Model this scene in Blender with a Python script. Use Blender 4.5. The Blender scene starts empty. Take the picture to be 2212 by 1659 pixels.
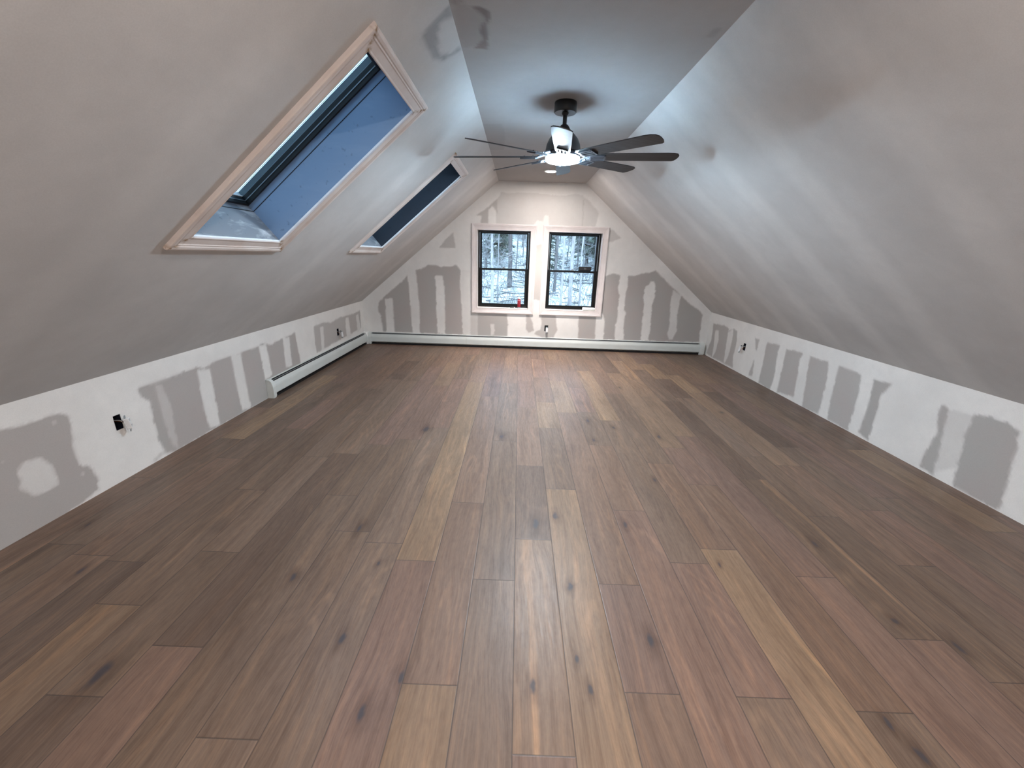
import bpy, bmesh, math, random, json
import numpy as np
from mathutils import Vector, Matrix
random.seed(7)
PI = math.pi
SC = bpy.context.scene
COL = SC.collection

# ---------------------------------------------------------------- camera, world, exposure
CAM_H = 1.4048
RM = [[0.99939049, 0.01755238, 0.03017598], [0.03411651, -0.30787547, -0.95081479], [-0.00739862, 0.95126474, -0.30828664]]
RM = np.array(RM)  # rows: right(x), down, forward are the columns' duals
cam_d = bpy.data.cameras.new('camera')
cam = bpy.data.objects.new('camera', cam_d)
COL.objects.link(cam)
_r, _d, _f = RM[0], RM[1], RM[2]
cam.matrix_world = Matrix(((_r[0], -_d[0], -_f[0], 0), (_r[1], -_d[1], -_f[1], 0), (_r[2], -_d[2], -_f[2], CAM_H), (0, 0, 0, 1)))
cam_d.sensor_fit = 'HORIZONTAL'
cam_d.sensor_width = 36
cam_d.lens = 857.31 / 2212 * 36
cam_d.clip_start = 0.05
cam_d.clip_end = 300
SC.camera = cam
SC.view_settings.view_transform = 'Standard'
SC.view_settings.look = 'None'
SC.view_settings.gamma = 1
SC.view_settings.use_curve_mapping = False
SC.view_settings.exposure = 0.36
SC.cycles.max_bounces = 8
SC.cycles.glossy_bounces = 3
SC.cycles.adaptive_threshold = 0.015
SKY_STRENGTH = 4.2
CAN_SPOT = 250.0      # watts of the visible can's downward beam
FAN_LIGHT = 350.0     # underside of the lens
FAN_BAND = 430.0       # its frosted edge
FAN_LIGHT_COL = (0.80, 0.91, 1.0)
FAN_BAND_COL = (0.52, 0.78, 1.0)
CAN_LIGHT = (440.0, 850.0, 1150.0)   # window end, over the camera, behind it
CAN_LIGHT_COL = (1.0, 0.91, 0.855)
world = bpy.data.worlds.new('overcast_sky')
SC.world = world
world.use_nodes = True
wn = world.node_tree
for n in list(wn.nodes):
    wn.nodes.remove(n)
wo = wn.nodes.new('ShaderNodeOutputWorld')
wb = wn.nodes.new('ShaderNodeBackground')
wt = wn.nodes.new('ShaderNodeTexCoord')
wx = wn.nodes.new('ShaderNodeSeparateXYZ')
wr = wn.nodes.new('ShaderNodeValToRGB')
wn.links.new(wt.outputs['Generated'], wx.inputs[0])
wn.links.new(wx.outputs['Z'], wr.inputs[0])
wn.links.new(wr.outputs[0], wb.inputs[0])
wn.links.new(wb.outputs[0], wo.inputs[0])
wr.color_ramp.elements[0].position = 0.0
wr.color_ramp.elements[0].color = (0.45, 0.57, 0.72, 1)
wr.color_ramp.elements[1].position = 0.55
wr.color_ramp.elements[1].color = (0.44, 0.71, 1.0, 1)
wb.inputs[1].default_value = SKY_STRENGTH

# ---------------------------------------------------------------- helpers
def lin(c):
    return tuple((x / 255 / 12.92) if x / 255 <= 0.04045 else ((x / 255 + 0.055) / 1.055) ** 2.4 for x in c) + (1,)

def setp(o, label=None, cat=None, group=None, kind=None):
    if label: o['label'] = label
    if cat: o['category'] = cat
    if group: o['group'] = group
    if kind: o['kind'] = kind
    return o

class MB:
    def __init__(s):
        s.v = []; s.f = []
    def add(s, vs, fs):
        b = len(s.v)
        s.v += [tuple(map(float, p)) for p in vs]
        s.f += [tuple(b + i for i in f) for f in fs]
        return s
    def box(s, x0, x1, y0, y1, z0, z1, M=None):
        vs = [(x, y, z) for x in (x0, x1) for y in (y0, y1) for z in (z0, z1)]
        if M is not None: vs = [tuple(M @ Vector(p)) for p in vs]
        return s.add(vs, [(0, 1, 3, 2), (4, 6, 7, 5), (0, 4, 5, 1), (2, 3, 7, 6), (0, 2, 6, 4), (1, 5, 7, 3)])
    def lathe(s, prof, M=None, n=32, closed=False):
        vs = []; fs = []
        for (r, z) in prof:
            for k in range(n):
                a = 2 * PI * k / n
                vs.append((r * math.cos(a), r * math.sin(a), z))
        m = len(prof)
        for i in range(m - 1):
            for k in range(n):
                k2 = (k + 1) % n
                fs.append((i * n + k, i * n + k2, (i + 1) * n + k2, (i + 1) * n + k))
        if prof[0][0] > 1e-6: fs.append(tuple(range(n))[::-1])
        if prof[-1][0] > 1e-6: fs.append(tuple((m - 1) * n + k for k in range(n)))
        if M is not None: vs = [tuple(M @ Vector(p)) for p in vs]
        return s.add(vs, fs)
    def tube(s, pts, rads, n=6, cap=True):
        pts = [Vector(p) for p in pts]
        if not hasattr(rads, '__len__'): rads = [rads] * len(pts)
        vs = []; fs = []
        up = Vector((0.13, 0.21, 0.97))
        for i, p in enumerate(pts):
            t = (pts[min(i + 1, len(pts) - 1)] - pts[max(i - 1, 0)])
            t = t.normalized() if t.length > 1e-9 else Vector((0, 0, 1))
            a = t.cross(up)
            if a.length < 0.05: a = t.cross(Vector((1, 0, 0)))
            a.normalize(); b = t.cross(a)
            for k in range(n):
                w = 2 * PI * k / n
                vs.append(tuple(p + (a * math.cos(w) + b * math.sin(w)) * rads[i]))
        for i in range(len(pts) - 1):
            for k in range(n):
                k2 = (k + 1) % n
                fs.append((i * n + k, i * n + k2, (i + 1) * n + k2, (i + 1) * n + k))
        if cap:
            fs.append(tuple(range(n))[::-1]); fs.append(tuple((len(pts) - 1) * n + k for k in range(n)))
        return s.add(vs, fs)
    def prism(s, poly, fn, t0, t1):
        """poly 2D outline, fn(a, b, t) -> 3D"""
        n = len(poly)
        vs = [fn(a, b, t0) for a, b in poly] + [fn(a, b, t1) for a, b in poly]
        fs = [(i, (i + 1) % n, n + (i + 1) % n, n + i) for i in range(n)] + [tuple(range(n))[::-1], tuple(range(n, 2 * n))]
        return s.add(vs, fs)
    def build(s, name, mat, parent=None, smooth=0, bevel=0, origin=None):
        me = bpy.data.meshes.new(name)
        vs = s.v
        if origin is not None:
            vs = [(a - origin[0], b - origin[1], c - origin[2]) for a, b, c in vs]
        me.from_pydata(vs, [], s.f)
        bm = bmesh.new(); bm.from_mesh(me)
        bmesh.ops.recalc_face_normals(bm, faces=bm.faces)
        bm.to_mesh(me); bm.free()
        if smooth:
            for p in me.polygons: p.use_smooth = True
            me.set_sharp_from_angle(angle=math.radians(smooth))
        me.materials.append(mat)
        o = bpy.data.objects.new(name, me)
        COL.objects.link(o)
        if origin is not None: o.location = origin
        if parent is not None: o.parent = parent
        if bevel:
            b = o.modifiers.new('bevel', 'BEVEL'); b.width = bevel; b.segments = 2; b.limit_method = 'ANGLE'; b.angle_limit = 0.6
        return o

def empty(name, loc=(0, 0, 0), rot=(0, 0, 0)):
    o = bpy.data.objects.new(name, None)
    COL.objects.link(o); o.location = loc; o.rotation_euler = rot
    o.empty_display_size = 0.1
    return o

# ---------------------------------------------------------------- materials
class NT:
    def __init__(s, name):
        s.m = bpy.data.materials.new(name); s.m.use_nodes = True
        s.t = s.m.node_tree
        s.b = s.t.nodes['Principled BSDF']; s.out = s.t.nodes['Material Output']
    def n(s, typ, **kw):
        x = s.t.nodes.new('ShaderNode' + typ)
        for k, v in kw.items(): setattr(x, k, v)
        return x
    def L(s, a, b): s.t.links.new(a, b)
    def val(s, inp, v):
        if hasattr(v, 'is_output') or isinstance(v, bpy.types.NodeSocket): s.L(v, inp)
        else: inp.default_value = v
    def math(s, op, a, b=0.0, c=0.0):
        x = s.n('Math', operation=op)
        s.val(x.inputs[0], a); s.val(x.inputs[1], b); s.val(x.inputs[2], c)
        return x.outputs[0]
    def mix(s, f, a, b, mode='MIX'):
        x = s.n('Mix', data_type='RGBA', blend_type=mode)
        s.val(x.inputs['Factor'], f)
        s.val(x.inputs[6], a); s.val(x.inputs[7], b)
        return x.outputs[2]
    def noise(s, vec, scale, detail=3, rough=0.5, dist=0.0):
        x = s.n('TexNoise')
        if vec is not None: s.L(vec, x.inputs['Vector'])
        x.inputs['Scale'].default_value = scale; x.inputs['Detail'].default_value = detail
        x.inputs['Roughness'].default_value = rough; x.inputs['Distortion'].default_value = dist
        return x.outputs[0]
    def mapr(s, v, a, b, c=0.0, d=1.0, smooth=False):
        x = s.n('MapRange', interpolation_type='SMOOTHSTEP' if smooth else 'LINEAR')
        s.val(x.inputs[0], v)
        for i, q in zip((1, 2, 3, 4), (a, b, c, d)): x.inputs[i].default_value = q
        return x.outputs[0]
    def vmap(s, vec, scale=(1, 1, 1), loc=(0, 0, 0)):
        x = s.n('Mapping'); s.L(vec, x.inputs[0])
        x.inputs['Scale'].default_value = scale; x.inputs['Location'].default_value = loc
        return x.outputs[0]
    def obj(s): return s.n('TexCoord').outputs['Object']
    def attr(s, name): return s.n('Attribute', attribute_name=name)
    def bump(s, h, strength=0.2, dist=0.01):
        x = s.n('Bump'); x.inputs['Strength'].default_value = strength; x.inputs['Distance'].default_value = dist
        s.L(h, x.inputs['Height']); s.L(x.outputs[0], s.b.inputs['Normal'])

def simple(name, rgb, rough=0.5, metal=0.0, var=0.06, scale=30, bump=0.0, spec=0.5):
    m = NT(name)
    n = m.noise(m.obj(), scale, 3)
    c = lin(rgb)
    f = m.mapr(n, 0.3, 0.7, 1 - var, 1 + var)
    mm = m.n('VectorMath', operation='SCALE'); mm.inputs[0].default_value = c[:3]; m.L(f, mm.inputs['Scale'])
    m.L(mm.outputs[0], m.b.inputs['Base Color'])
    m.b.inputs['Roughness'].default_value = rough; m.b.inputs['Metallic'].default_value = metal
    m.b.inputs['Specular IOR Level'].default_value = spec
    if bump: m.bump(n, bump, 0.002)
    return m.m

def emissive(name, col, strength):
    m = NT(name)
    m.b.inputs['Base Color'].default_value = (0.8, 0.8, 0.8, 1)
    m.b.inputs['Emission Color'].default_value = col + (1,)
    m.b.inputs['Emission Strength'].default_value = strength
    return m.m

def drywall_mat(name, mud, bare, pink=None, finish=0.85):
    """joint compound over paper-faced board: attribute 'bare' says where the paper shows"""
    m = NT(name)
    a = m.attr('bare').outputs['Fac']
    p = m.obj()
    n1 = m.noise(p, 2.3, 4, 0.55); n2 = m.noise(p, 14, 4, 0.6); n3 = m.noise(p, 260, 2, 0.5)
    mudc = m.mix(m.mapr(n1, 0.3, 0.7), lin(mud), lin(tuple(x * 0.94 for x in mud)))
    mudc = m.mix(m.mapr(n2, 0.45, 0.75, 0, 0.35), mudc, lin(tuple(x * 0.93 for x in mud)))
    barec = m.mix(m.mapr(n1, 0.35, 0.65), lin(bare), lin(pink or tuple(x * 0.96 for x in bare)))
    c = m.mix(a, mudc, barec)
    c = m.mix(m.mapr(n3, 0.3, 0.7, 0, 0.06), c, (0, 0, 0, 1))
    m.L(c, m.b.inputs['Base Color'])
    m.b.inputs['Roughness'].default_value = finish
    m.b.inputs['Specular IOR Level'].default_value = 0.25
    m.bump(m.math('ADD', m.math('MULTIPLY', n2, 0.5), m.math('MULTIPLY', a, -0.3)), 0.12, 0.006)
    return m.m

M_WALL = drywall_mat('drywall_walls', (234, 231, 227), (174, 171, 167), (176, 168, 164))
M_SLOPE = drywall_mat('drywall_slopes', (222, 220, 218), (150, 151, 154))
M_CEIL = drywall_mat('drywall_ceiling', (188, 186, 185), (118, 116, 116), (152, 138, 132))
M_BLACK = simple('black_vinyl', (12, 13, 13), 0.4, spec=0.3)
M_BLACKM = simple('black_metal', (24, 24, 25), 0.4)
M_WHITEP = simple('white_painted_wood', (228, 222, 220), 0.45, var=0.04)
M_WHITE = simple('white_plastic', (225, 225, 225), 0.35)
M_ENAMEL = simple('white_enamel', (204, 209, 206), 0.42, var=0.03, scale=6)
M_ENAMEL_E = simple('white_enamel_endcap', (210, 214, 211), 0.45, var=0.03)
M_FIN_SHADE = simple('heater_fins_and_shade', (16, 17, 20), 0.5)  # blackened to paint in the shade inside and under the heater
M_ALU = simple('aluminium', (170, 178, 182), 0.35, 0.8)
M_COPPER = simple('copper_wire', (150, 90, 60), 0.4, 0.8)
M_BOX = simple('dark_blue_box', (16, 19, 34), 0.6)

POLYJSON = '''{"far":[[1,[[-2.157,0.643],[-2.05,0.755],[-1.884,0.891],[-1.763,0.984],[-1.69,1.07],[-1.56,1.151],[-1.468,1.164],[-1.375,1.227],[-1.272,1.236],[-1.182,1.206],[-1.045,1.216],[-0.943,1.24],[-0.875,1.172],[-0.728,1.171],[-0.73,0.182],[-2.118,0.196],[-2.131,0.351],[-2.135,0.457],[-2.173,0.503]]],[1,[[-0.729,0.573],[-0.16,0.557],[-0.144,0.405],[-0.15,0.166],[-0.73,0.17]]],[0.6,[[-0.729,0.573],[-0.617,0.577],[-0.616,0.174],[-0.73,0.17]]],[0,[[-2.059,0.704],[-1.941,0.719],[-1.935,0.534],[-1.933,0.184],[-2.065,0.18],[-2.053,0.53]]],[0,[[-1.69,1.07],[-1.56,1.151],[-1.54,0.946],[-1.522,0.548],[-1.534,0.18],[-1.652,0.176],[-1.664,0.543],[-1.676,0.886]]],[0,[[-1.271,1.072],[-1.151,1.081],[-1.131,0.926],[-1.125,0.676],[-1.136,0.193],[-1.255,0.201],[-1.263,0.556],[-1.259,0.899]]],[0.15,[[-0.881,1.172],[-0.728,1.171],[-0.73,0.182],[-0.855,0.19],[-0.864,0.569],[-0.894,1.0]]],[0.4,[[-0.415,0.366],[-0.35,0.369],[-0.353,0.195],[-0.407,0.193]]],[0.85,[[0.136,0.541],[0.183,0.542],[0.226,0.45],[0.273,0.294],[0.188,0.243],[0.145,0.305]]],[0.85,[[0.362,0.548],[0.596,0.556],[0.614,0.4],[0.635,0.306],[0.587,0.192],[0.445,0.171],[0.276,0.23],[0.297,0.278],[0.374,0.313],[0.385,0.408]]],[0.85,[[0.242,1.562],[0.337,1.586],[0.351,0.763],[0.227,0.759],[0.225,1.147]]],[1,[[0.953,0.568],[1.217,0.576],[1.239,0.182],[0.969,0.181]]],[1,[[1.329,1.157],[1.417,1.192],[1.495,1.181],[1.536,1.163],[1.652,1.162],[1.776,1.171],[1.839,1.201],[1.971,1.223],[2.049,1.249],[2.119,1.191],[2.284,1.055],[2.383,0.983],[2.483,0.9],[2.619,0.789],[2.749,0.715],[2.864,0.621],[2.852,0.581],[2.881,0.188],[1.37,0.183],[1.364,0.482],[1.314,0.59],[1.263,0.598],[1.269,1.136]]],[0,[[1.526,1.163],[1.646,1.167],[1.655,1.017],[1.644,0.902],[1.638,0.786],[1.649,0.65],[1.673,0.611],[1.668,0.442],[1.688,0.189],[1.551,0.189],[1.535,0.428],[1.558,0.488],[1.546,0.735],[1.551,0.861],[1.514,0.974]]],[0,[[1.989,1.093],[2.046,1.095],[2.075,1.03],[2.087,0.878],[2.065,0.751],[2.083,0.405],[2.083,0.186],[1.961,0.188],[1.945,0.501],[1.943,0.747],[1.917,0.834],[1.922,1.016],[1.976,1.046]]],[0.2,[[2.349,0.982],[2.483,0.9],[2.476,0.765],[2.47,0.618],[2.501,0.359],[2.461,0.225],[2.402,0.213],[2.362,0.314],[2.374,0.465],[2.337,0.809]]],[0,[[1.314,0.59],[1.362,0.502],[1.37,0.178],[1.238,0.184],[1.233,0.498]]],[0.7,[[-0.981,1.7],[-0.947,1.485],[-1.194,1.477],[-1.101,1.592]]],[0.6,[[1.264,1.634],[1.248,1.786],[1.349,1.802],[1.486,1.689],[1.323,1.629]]],[0.42,[[-0.297,2.254],[-0.172,2.247],[-0.003,2.257],[0.167,2.256],[0.371,2.247],[0.496,2.24],[0.621,2.235],[0.732,2.257],[0.868,2.25],[0.965,2.181],[1.128,2.018],[1.088,1.835],[0.419,1.816],[0.399,1.965],[0.341,1.963],[0.334,1.889],[0.241,1.897],[0.176,1.809],[-0.357,1.793],[-0.361,2.007],[-0.408,2.079],[-0.464,2.025],[-0.473,1.79],[-0.578,1.808],[-0.567,1.937],[-0.642,1.946],[-0.51,2.024],[-0.397,2.121],[-0.296,2.218]]],[0.75,[[-0.642,1.946],[-0.51,2.024],[-0.397,2.121],[-0.341,2.165],[-0.337,1.965],[-0.408,2.079],[-0.464,2.025],[-0.474,1.833],[-0.578,1.841],[-0.567,1.937]]],[0.7,[[0.882,2.189],[0.896,2.189],[0.904,1.83],[0.89,1.829]]]],"left":[[1,[[2.366,0.52],[2.411,0.527],[2.467,0.524],[2.568,0.523],[2.688,0.527],[2.841,0.533],[2.919,0.503],[3.04,0.523],[3.231,0.53],[3.354,0.524],[3.597,0.524],[3.668,0.54],[3.777,0.495],[3.989,0.517],[4.245,0.537],[4.251,0.391],[4.271,0.2],[4.276,-0.058],[3.557,-0.004],[2.982,-0.002],[2.511,-0.006],[2.437,0.025],[2.412,0.153],[2.419,0.326],[2.42,0.418],[2.365,0.476]]],[0.6,[[2.485,0.503],[2.534,0.495],[2.568,0.331],[2.542,0.004],[2.499,0.052],[2.485,0.322]]],[0,[[2.854,0.504],[2.977,0.486],[2.971,0.316],[2.965,0.006],[2.851,0.028],[2.841,0.18],[2.846,0.358]]],[0.1,[[3.231,0.53],[3.353,0.52],[3.348,0.342],[3.356,0.007],[3.239,0.021],[3.231,0.228],[3.229,0.425]]],[0,[[3.605,0.522],[3.713,0.519],[3.736,0.34],[3.736,0.201],[3.617,0.187],[3.615,0.372]]],[0.1,[[4.0,0.52],[4.12,0.514],[4.102,0.196],[3.98,0.211],[4.0,0.446]]],[0.85,[[4.651,0.527],[4.901,0.539],[5.103,0.506],[5.406,0.532],[5.853,0.515],[6.088,0.532],[6.092,0.263],[4.651,0.209],[4.638,0.373]]],[0.2,[[4.803,0.488],[4.888,0.487],[4.847,0.204],[4.776,0.207]]],[0.1,[[5.558,0.495],[5.652,0.496],[5.684,0.222],[5.545,0.202],[5.53,0.377]]],[0.2,[[5.925,0.473],[6.014,0.493],[6.067,0.251],[5.931,0.225]]],[0.5,[[2.336,0.02],[2.415,0.044],[2.439,0.032],[2.35,-0.004]]],[1.2,[[1.629,0.55],[1.72,0.534],[1.768,0.531],[1.866,0.54],[1.954,0.513],[1.938,0.396],[1.919,0.303],[1.929,0.215],[1.978,0.165],[1.986,0.027],[1.486,-0.062],[1.415,-0.092]]],[0.25,[[1.666,0.327],[1.713,0.37],[1.779,0.348],[1.805,0.305],[1.819,0.217],[1.806,0.174],[1.747,0.161],[1.684,0.173],[1.654,0.241]]],[0.6,[[1.865,0.511],[1.889,0.511],[1.895,0.479],[1.871,0.476]]],[0.6,[[1.911,0.183],[1.943,0.17],[1.924,0.138],[1.906,0.154]]],[0.7,[[1.626,0.413],[1.645,0.412],[1.633,0.383],[1.619,0.39]]]],"right":[[0.9,[[6.087,0.517],[5.927,0.518],[5.733,0.536],[5.611,0.518],[5.632,0.476],[5.491,0.539],[5.403,0.518],[5.351,0.363],[5.373,0.17],[5.323,0.021],[5.529,0.023],[5.941,0.018],[6.131,0.036],[6.107,0.148],[6.058,0.254]]],[0.1,[[5.994,0.421],[5.895,0.439],[5.843,0.308],[5.873,0.118],[5.921,0.023],[5.945,0.028],[5.962,0.232]]],[0.1,[[5.625,0.459],[5.505,0.528],[5.473,0.356],[5.499,0.139],[5.55,0.027],[5.584,0.038],[5.604,0.26]]],[0.8,[[4.967,0.513],[4.87,0.508],[4.872,0.364],[4.911,0.389]]],[0.8,[[4.883,0.258],[4.854,0.047],[4.932,0.032],[4.93,0.087]]],[0.9,[[4.704,0.509],[4.469,0.528],[4.481,0.432],[4.441,0.164],[4.465,-0.008],[4.705,0.006],[4.699,0.213],[4.712,0.459]]],[0.9,[[4.354,0.508],[4.091,0.533],[4.111,0.448],[4.089,0.307],[4.058,0.054],[4.333,0.012],[4.344,0.232],[4.346,0.426]]],[0.9,[[3.982,0.522],[3.86,0.514],[3.724,0.533],[3.687,0.353],[3.672,0.011],[3.906,-0.017],[3.938,0.192],[3.97,0.429]]],[0.9,[[3.599,0.53],[3.343,0.517],[3.313,0.345],[3.304,-0.001],[3.559,0.01],[3.577,0.19],[3.598,0.426]]],[1,[[3.218,0.514],[3.049,0.522],[3.108,0.417],[3.095,0.261],[3.088,0.014],[3.198,0.033],[3.192,0.235],[3.198,0.44]]],[1,[[2.647,0.506],[2.602,0.495],[2.586,0.422],[2.586,0.364],[2.559,0.201],[2.533,0.009],[2.64,0.022],[2.639,0.147],[2.613,0.293],[2.65,0.453]]],[0.35,[[2.602,0.495],[2.441,0.505],[2.441,0.374],[2.43,0.21],[2.422,0.134],[2.54,0.029],[2.559,0.201],[2.586,0.364]]],[1,[[2.44,0.516],[2.353,0.531],[2.246,0.526],[2.194,0.51],[2.177,0.398],[2.14,0.16],[2.132,0.003],[2.405,0.003],[2.421,0.158],[2.449,0.37]]]],"ls":[[0.8,[[2.073,2.715],[2.072,2.682],[2.077,2.637],[2.08,2.58],[2.092,2.547],[2.184,2.549],[2.304,2.559],[2.341,2.577],[2.403,2.59],[2.406,2.618],[2.439,2.674],[2.455,2.718],[2.396,2.703],[2.418,2.678],[2.403,2.642],[2.355,2.602],[2.29,2.595],[2.135,2.631],[2.113,2.659],[2.134,2.69],[2.174,2.718]]]],"ceil":[[0.35,[[-0.306,2.072],[-0.254,2.076],[-0.226,2.116],[-0.195,2.15],[-0.187,2.186],[-0.208,2.225],[-0.219,2.296],[-0.214,2.367],[-0.237,2.407],[-0.319,2.435],[-0.327,2.355],[-0.323,2.25],[-0.318,2.126]]],[0.9,[[-0.234,2.088],[-0.197,2.084],[-0.17,2.111],[-0.168,2.164],[-0.184,2.227],[-0.187,2.347],[-0.201,2.448],[-0.27,2.44],[-0.236,2.395],[-0.216,2.367],[-0.22,2.296],[-0.211,2.228],[-0.186,2.192],[-0.195,2.15],[-0.218,2.122]]],[0.6,[[-0.321,2.044],[-0.274,2.042],[-0.268,2.057],[-0.306,2.072],[-0.321,2.084]]],[0.3,[[-0.324,3.669],[-0.174,3.655],[-0.159,4.037],[-0.197,4.478],[-0.362,4.498],[-0.344,3.951]]],[0.5,[[0.909,3.825],[0.899,3.655],[0.926,3.623],[1.0,3.752]]],[0.4,[[0.825,2.275],[0.841,2.195],[0.875,2.201],[0.87,2.281]]]]}'''
# ---------------------------------------------------------------- room dimensions
XL, XR, K = -2.413, 2.9906, 0.6625
CL, CR, CZ = -0.3291, 0.9045, 2.4
D, YB = 6.2105, -2.3
POLY = json.loads(POLYJSON)
def _h(a, b, seed):
    x = np.sin(a * 127.1 + b * 311.7 + seed * 74.7) * 43758.5453
    return x - np.floor(x)
def vnoise(x, y, seed=0):
    xi, yi = np.floor(x), np.floor(y); fx, fy = x - xi, y - yi
    fx = fx * fx * (3 - 2 * fx); fy = fy * fy * (3 - 2 * fy)
    return (_h(xi, yi, seed) * (1 - fx) + _h(xi + 1, yi, seed) * fx) * (1 - fy) + (_h(xi, yi + 1, seed) * (1 - fx) + _h(xi + 1, yi + 1, seed) * fx) * fy
def inside(poly, X, Y):
    r = np.zeros(X.shape, bool)
    n = len(poly); j = n - 1
    for i in range(n):
        xi, yi = poly[i]; xj, yj = poly[j]
        if abs(yi - yj) > 1e-9:
            c = ((yi > Y) != (yj > Y)) & (X < (xj - xi) * (Y - yi) / (yj - yi) + xi)
            r ^= c
        j = i
    return r
def bare_mask(A, B, polys, base, wob=0.006, soft=0.009, stripes=None):
    out = np.zeros(A.shape)
    offs = [(0, 0), (soft, 0), (-soft, 0), (0, soft), (0, -soft)]
    for da, db in offs:
        X = A + da + wob * (2 * vnoise(A * 22, B * 22, 1) - 1) + wob * 0.3 * (2 * vnoise(A * 70, B * 70, 2) - 1)
        Y = B + db + wob * (2 * vnoise(A * 22, B * 22, 3) - 1) + wob * 0.3 * (2 * vnoise(A * 70, B * 70, 4) - 1)
        v = np.full(A.shape, base, float)
        if stripes:
            for y0, w, t in stripes:
                q = np.clip(1 - np.abs(A + 0.06 * (vnoise(A * 2, B * 2.5, y0) - 0.5) - y0) / w, 0, 1)
                v = v + (t - v) * np.minimum(1, q * 1.6)
        for t, p in polys:
            v = np.where(inside(p, X, Y), t, v)
        out += v / len(offs)
    return out
def axis(a, b, step, marks):
    ks = sorted(set([a, b] + [m for m in marks if a < m < b]))
    r = []
    for p, q in zip(ks[:-1], ks[1:]):
        n = max(1, int(math.ceil((q - p) / step)))
        r += [p + (q - p) * i / n for i in range(n)]
    return np.array(r + [b])
def sheet(name, mat, a0, a1, b0, b1, step, fn, polys=(), base=0.0, holes=(), clip=None, stripes=None, extra=()):
    ma = [h[0] for h in holes] + [h[1] for h in holes]; mb = [h[2] for h in holes] + [h[3] for h in holes]
    aa = axis(a0, a1, step, ma); bb = axis(b0, b1, step, mb + list(extra))
    A, B = np.meshgrid(aa, bb, indexing='ij')
    if clip is not None:
        A = clip(A, B)
    mask = bare_mask(A, B, polys, base, stripes=stripes)
    P = fn(A, B)
    V = np.stack(P, -1).reshape(-1, 3)
    na, nb = len(aa), len(bb)
    I, J = np.meshgrid(np.arange(na - 1), np.arange(nb - 1), indexing='ij')
    ca = (aa[:-1] + aa[1:])[:, None] / 2 + 0 * J; cb = (bb[:-1] + bb[1:])[None, :] / 2 + 0 * I
    keep = np.ones(I.shape, bool)
    for h in holes:
        keep &= ~((ca > h[0]) & (ca < h[1]) & (cb > h[2]) & (cb < h[3]))
    i0 = (I * nb + J)[keep]
    F = np.stack([i0, i0 + nb, i0 + nb + 1, i0 + 1], -1)
    me = bpy.data.meshes.new(name)
    me.from_pydata(V.tolist(), [], F.tolist())
    at = me.attributes.new('bare', 'FLOAT', 'POINT')
    at.data.foreach_set('value', mask.reshape(-1).astype(np.float32))
    me.materials.append(mat)
    o = bpy.data.objects.new(name, me); COL.objects.link(o)
    return o

# ---- openings
WIN = [(-0.623, 0.157, 0.624, 1.747), (0.426, 1.211, 0.624, 1.747)]
SKY = [(1.866, 2.565, 1.224, 2.328), (3.822, 4.477, 1.224, 2.328)]   # y0, y1, along slope
OUT_L = [(2.170, 2.212, 0.318, 0.408), (5.247, 5.299, 0.303, 0.393)]
OUT_R = [(5.127, 5.18, 0.31, 0.4)]
OUT_F = [(0.435, 0.489, 0.285, 0.375)]
uL = Vector((CL - XL, 0, CZ - K)); LS = uL.length; uL.normalize(); nL = Vector((-uL.z, 0, uL.x))
uR = Vector((CR - XR, 0, CZ - K)); uR.normalize(); nR = Vector((-uR.z, 0, uR.x)) * -1
def pL(y, s, n=0.0): return (XL + uL.x * s + nL.x * n, y, K + uL.z * s + nL.z * n)

# far wall: grid in (x, z), squeezed to the gable outline
def gable_clip(A, B):
    lo = np.where(B < K, XL, XL + (B - K) / (CZ - K) * (CL - XL))
    hi = np.where(B < K, XR, XR + (B - K) / (CZ - K) * (CR - XR))
    return np.minimum(np.maximum(A, lo), hi)
far = sheet('wall_far', M_WALL, XL, XR, 0, CZ, 0.0125, lambda A, B: (A, 0 * A + D, B), POLY['far'], 0.0, WIN + OUT_F, gable_clip, extra=(K,))
setp(far, 'gable end wall of patchily taped drywall around the two black windows', 'wall', kind='structure')
wl = sheet('wall_left', M_WALL, YB, D, 0, K, 0.0135, lambda A, B: (0 * A + XL, A, B), POLY['left'], 0.0, OUT_L)
setp(wl, 'low left knee wall of taped drywall with grey bare paper bands', 'wall', kind='structure')
wr_ = sheet('wall_right', M_WALL, YB, D, 0, K, 0.0135, lambda A, B: (0 * A + XR, A, B), POLY['right'], 0.0, OUT_R)
setp(wr_, 'low right knee wall of taped drywall with a wide smooth white patch', 'wall', kind='structure')
st = [(y, 0.13, 0.0) for y in (0.6, 1.2, 1.82, 2.46, 3.02, 3.62, 4.2, 4.8, 5.4)]
sl = sheet('ceiling_left_slope', M_SLOPE, YB, D, 0, LS, 0.022, lambda A, B: (XL + uL.x * B, A, K + uL.z * B), POLY['ls'], 0.2, SKY, stripes=[(y, 0.12, 0.1) for y in (0.9, 1.5, 3.3, 5.2, 5.8)])
setp(sl, 'left sloping ceiling plane holding the two skylights', 'ceiling', kind='structure')
RS_ = Vector((CR - XR, 0, CZ - K)).length
sr = sheet('ceiling_right_slope', M_SLOPE, YB, D, 0, RS_, 0.022, lambda A, B: (XR + uR.x * B, A, K + uR.z * B), [], 0.14, (), stripes=st)
setp(sr, 'right sloping ceiling plane with faint taped rafter stripes and no openings', 'ceiling', kind='structure')
CAN = [(0.352, 5.446), (0.352, 0.75), (0.352, -1.3)]
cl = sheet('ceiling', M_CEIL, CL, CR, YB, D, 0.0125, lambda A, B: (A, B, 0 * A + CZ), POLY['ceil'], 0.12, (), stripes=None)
setp(cl, 'narrow flat ceiling strip between the two slopes', 'ceiling', kind='structure')
b = MB()
b.add([(XL, YB, 0), (XR, YB, 0), (XR, YB, K), (CR, YB, CZ), (CL, YB, CZ), (XL, YB, K)], [(0, 1, 2, 3, 4, 5)])
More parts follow.
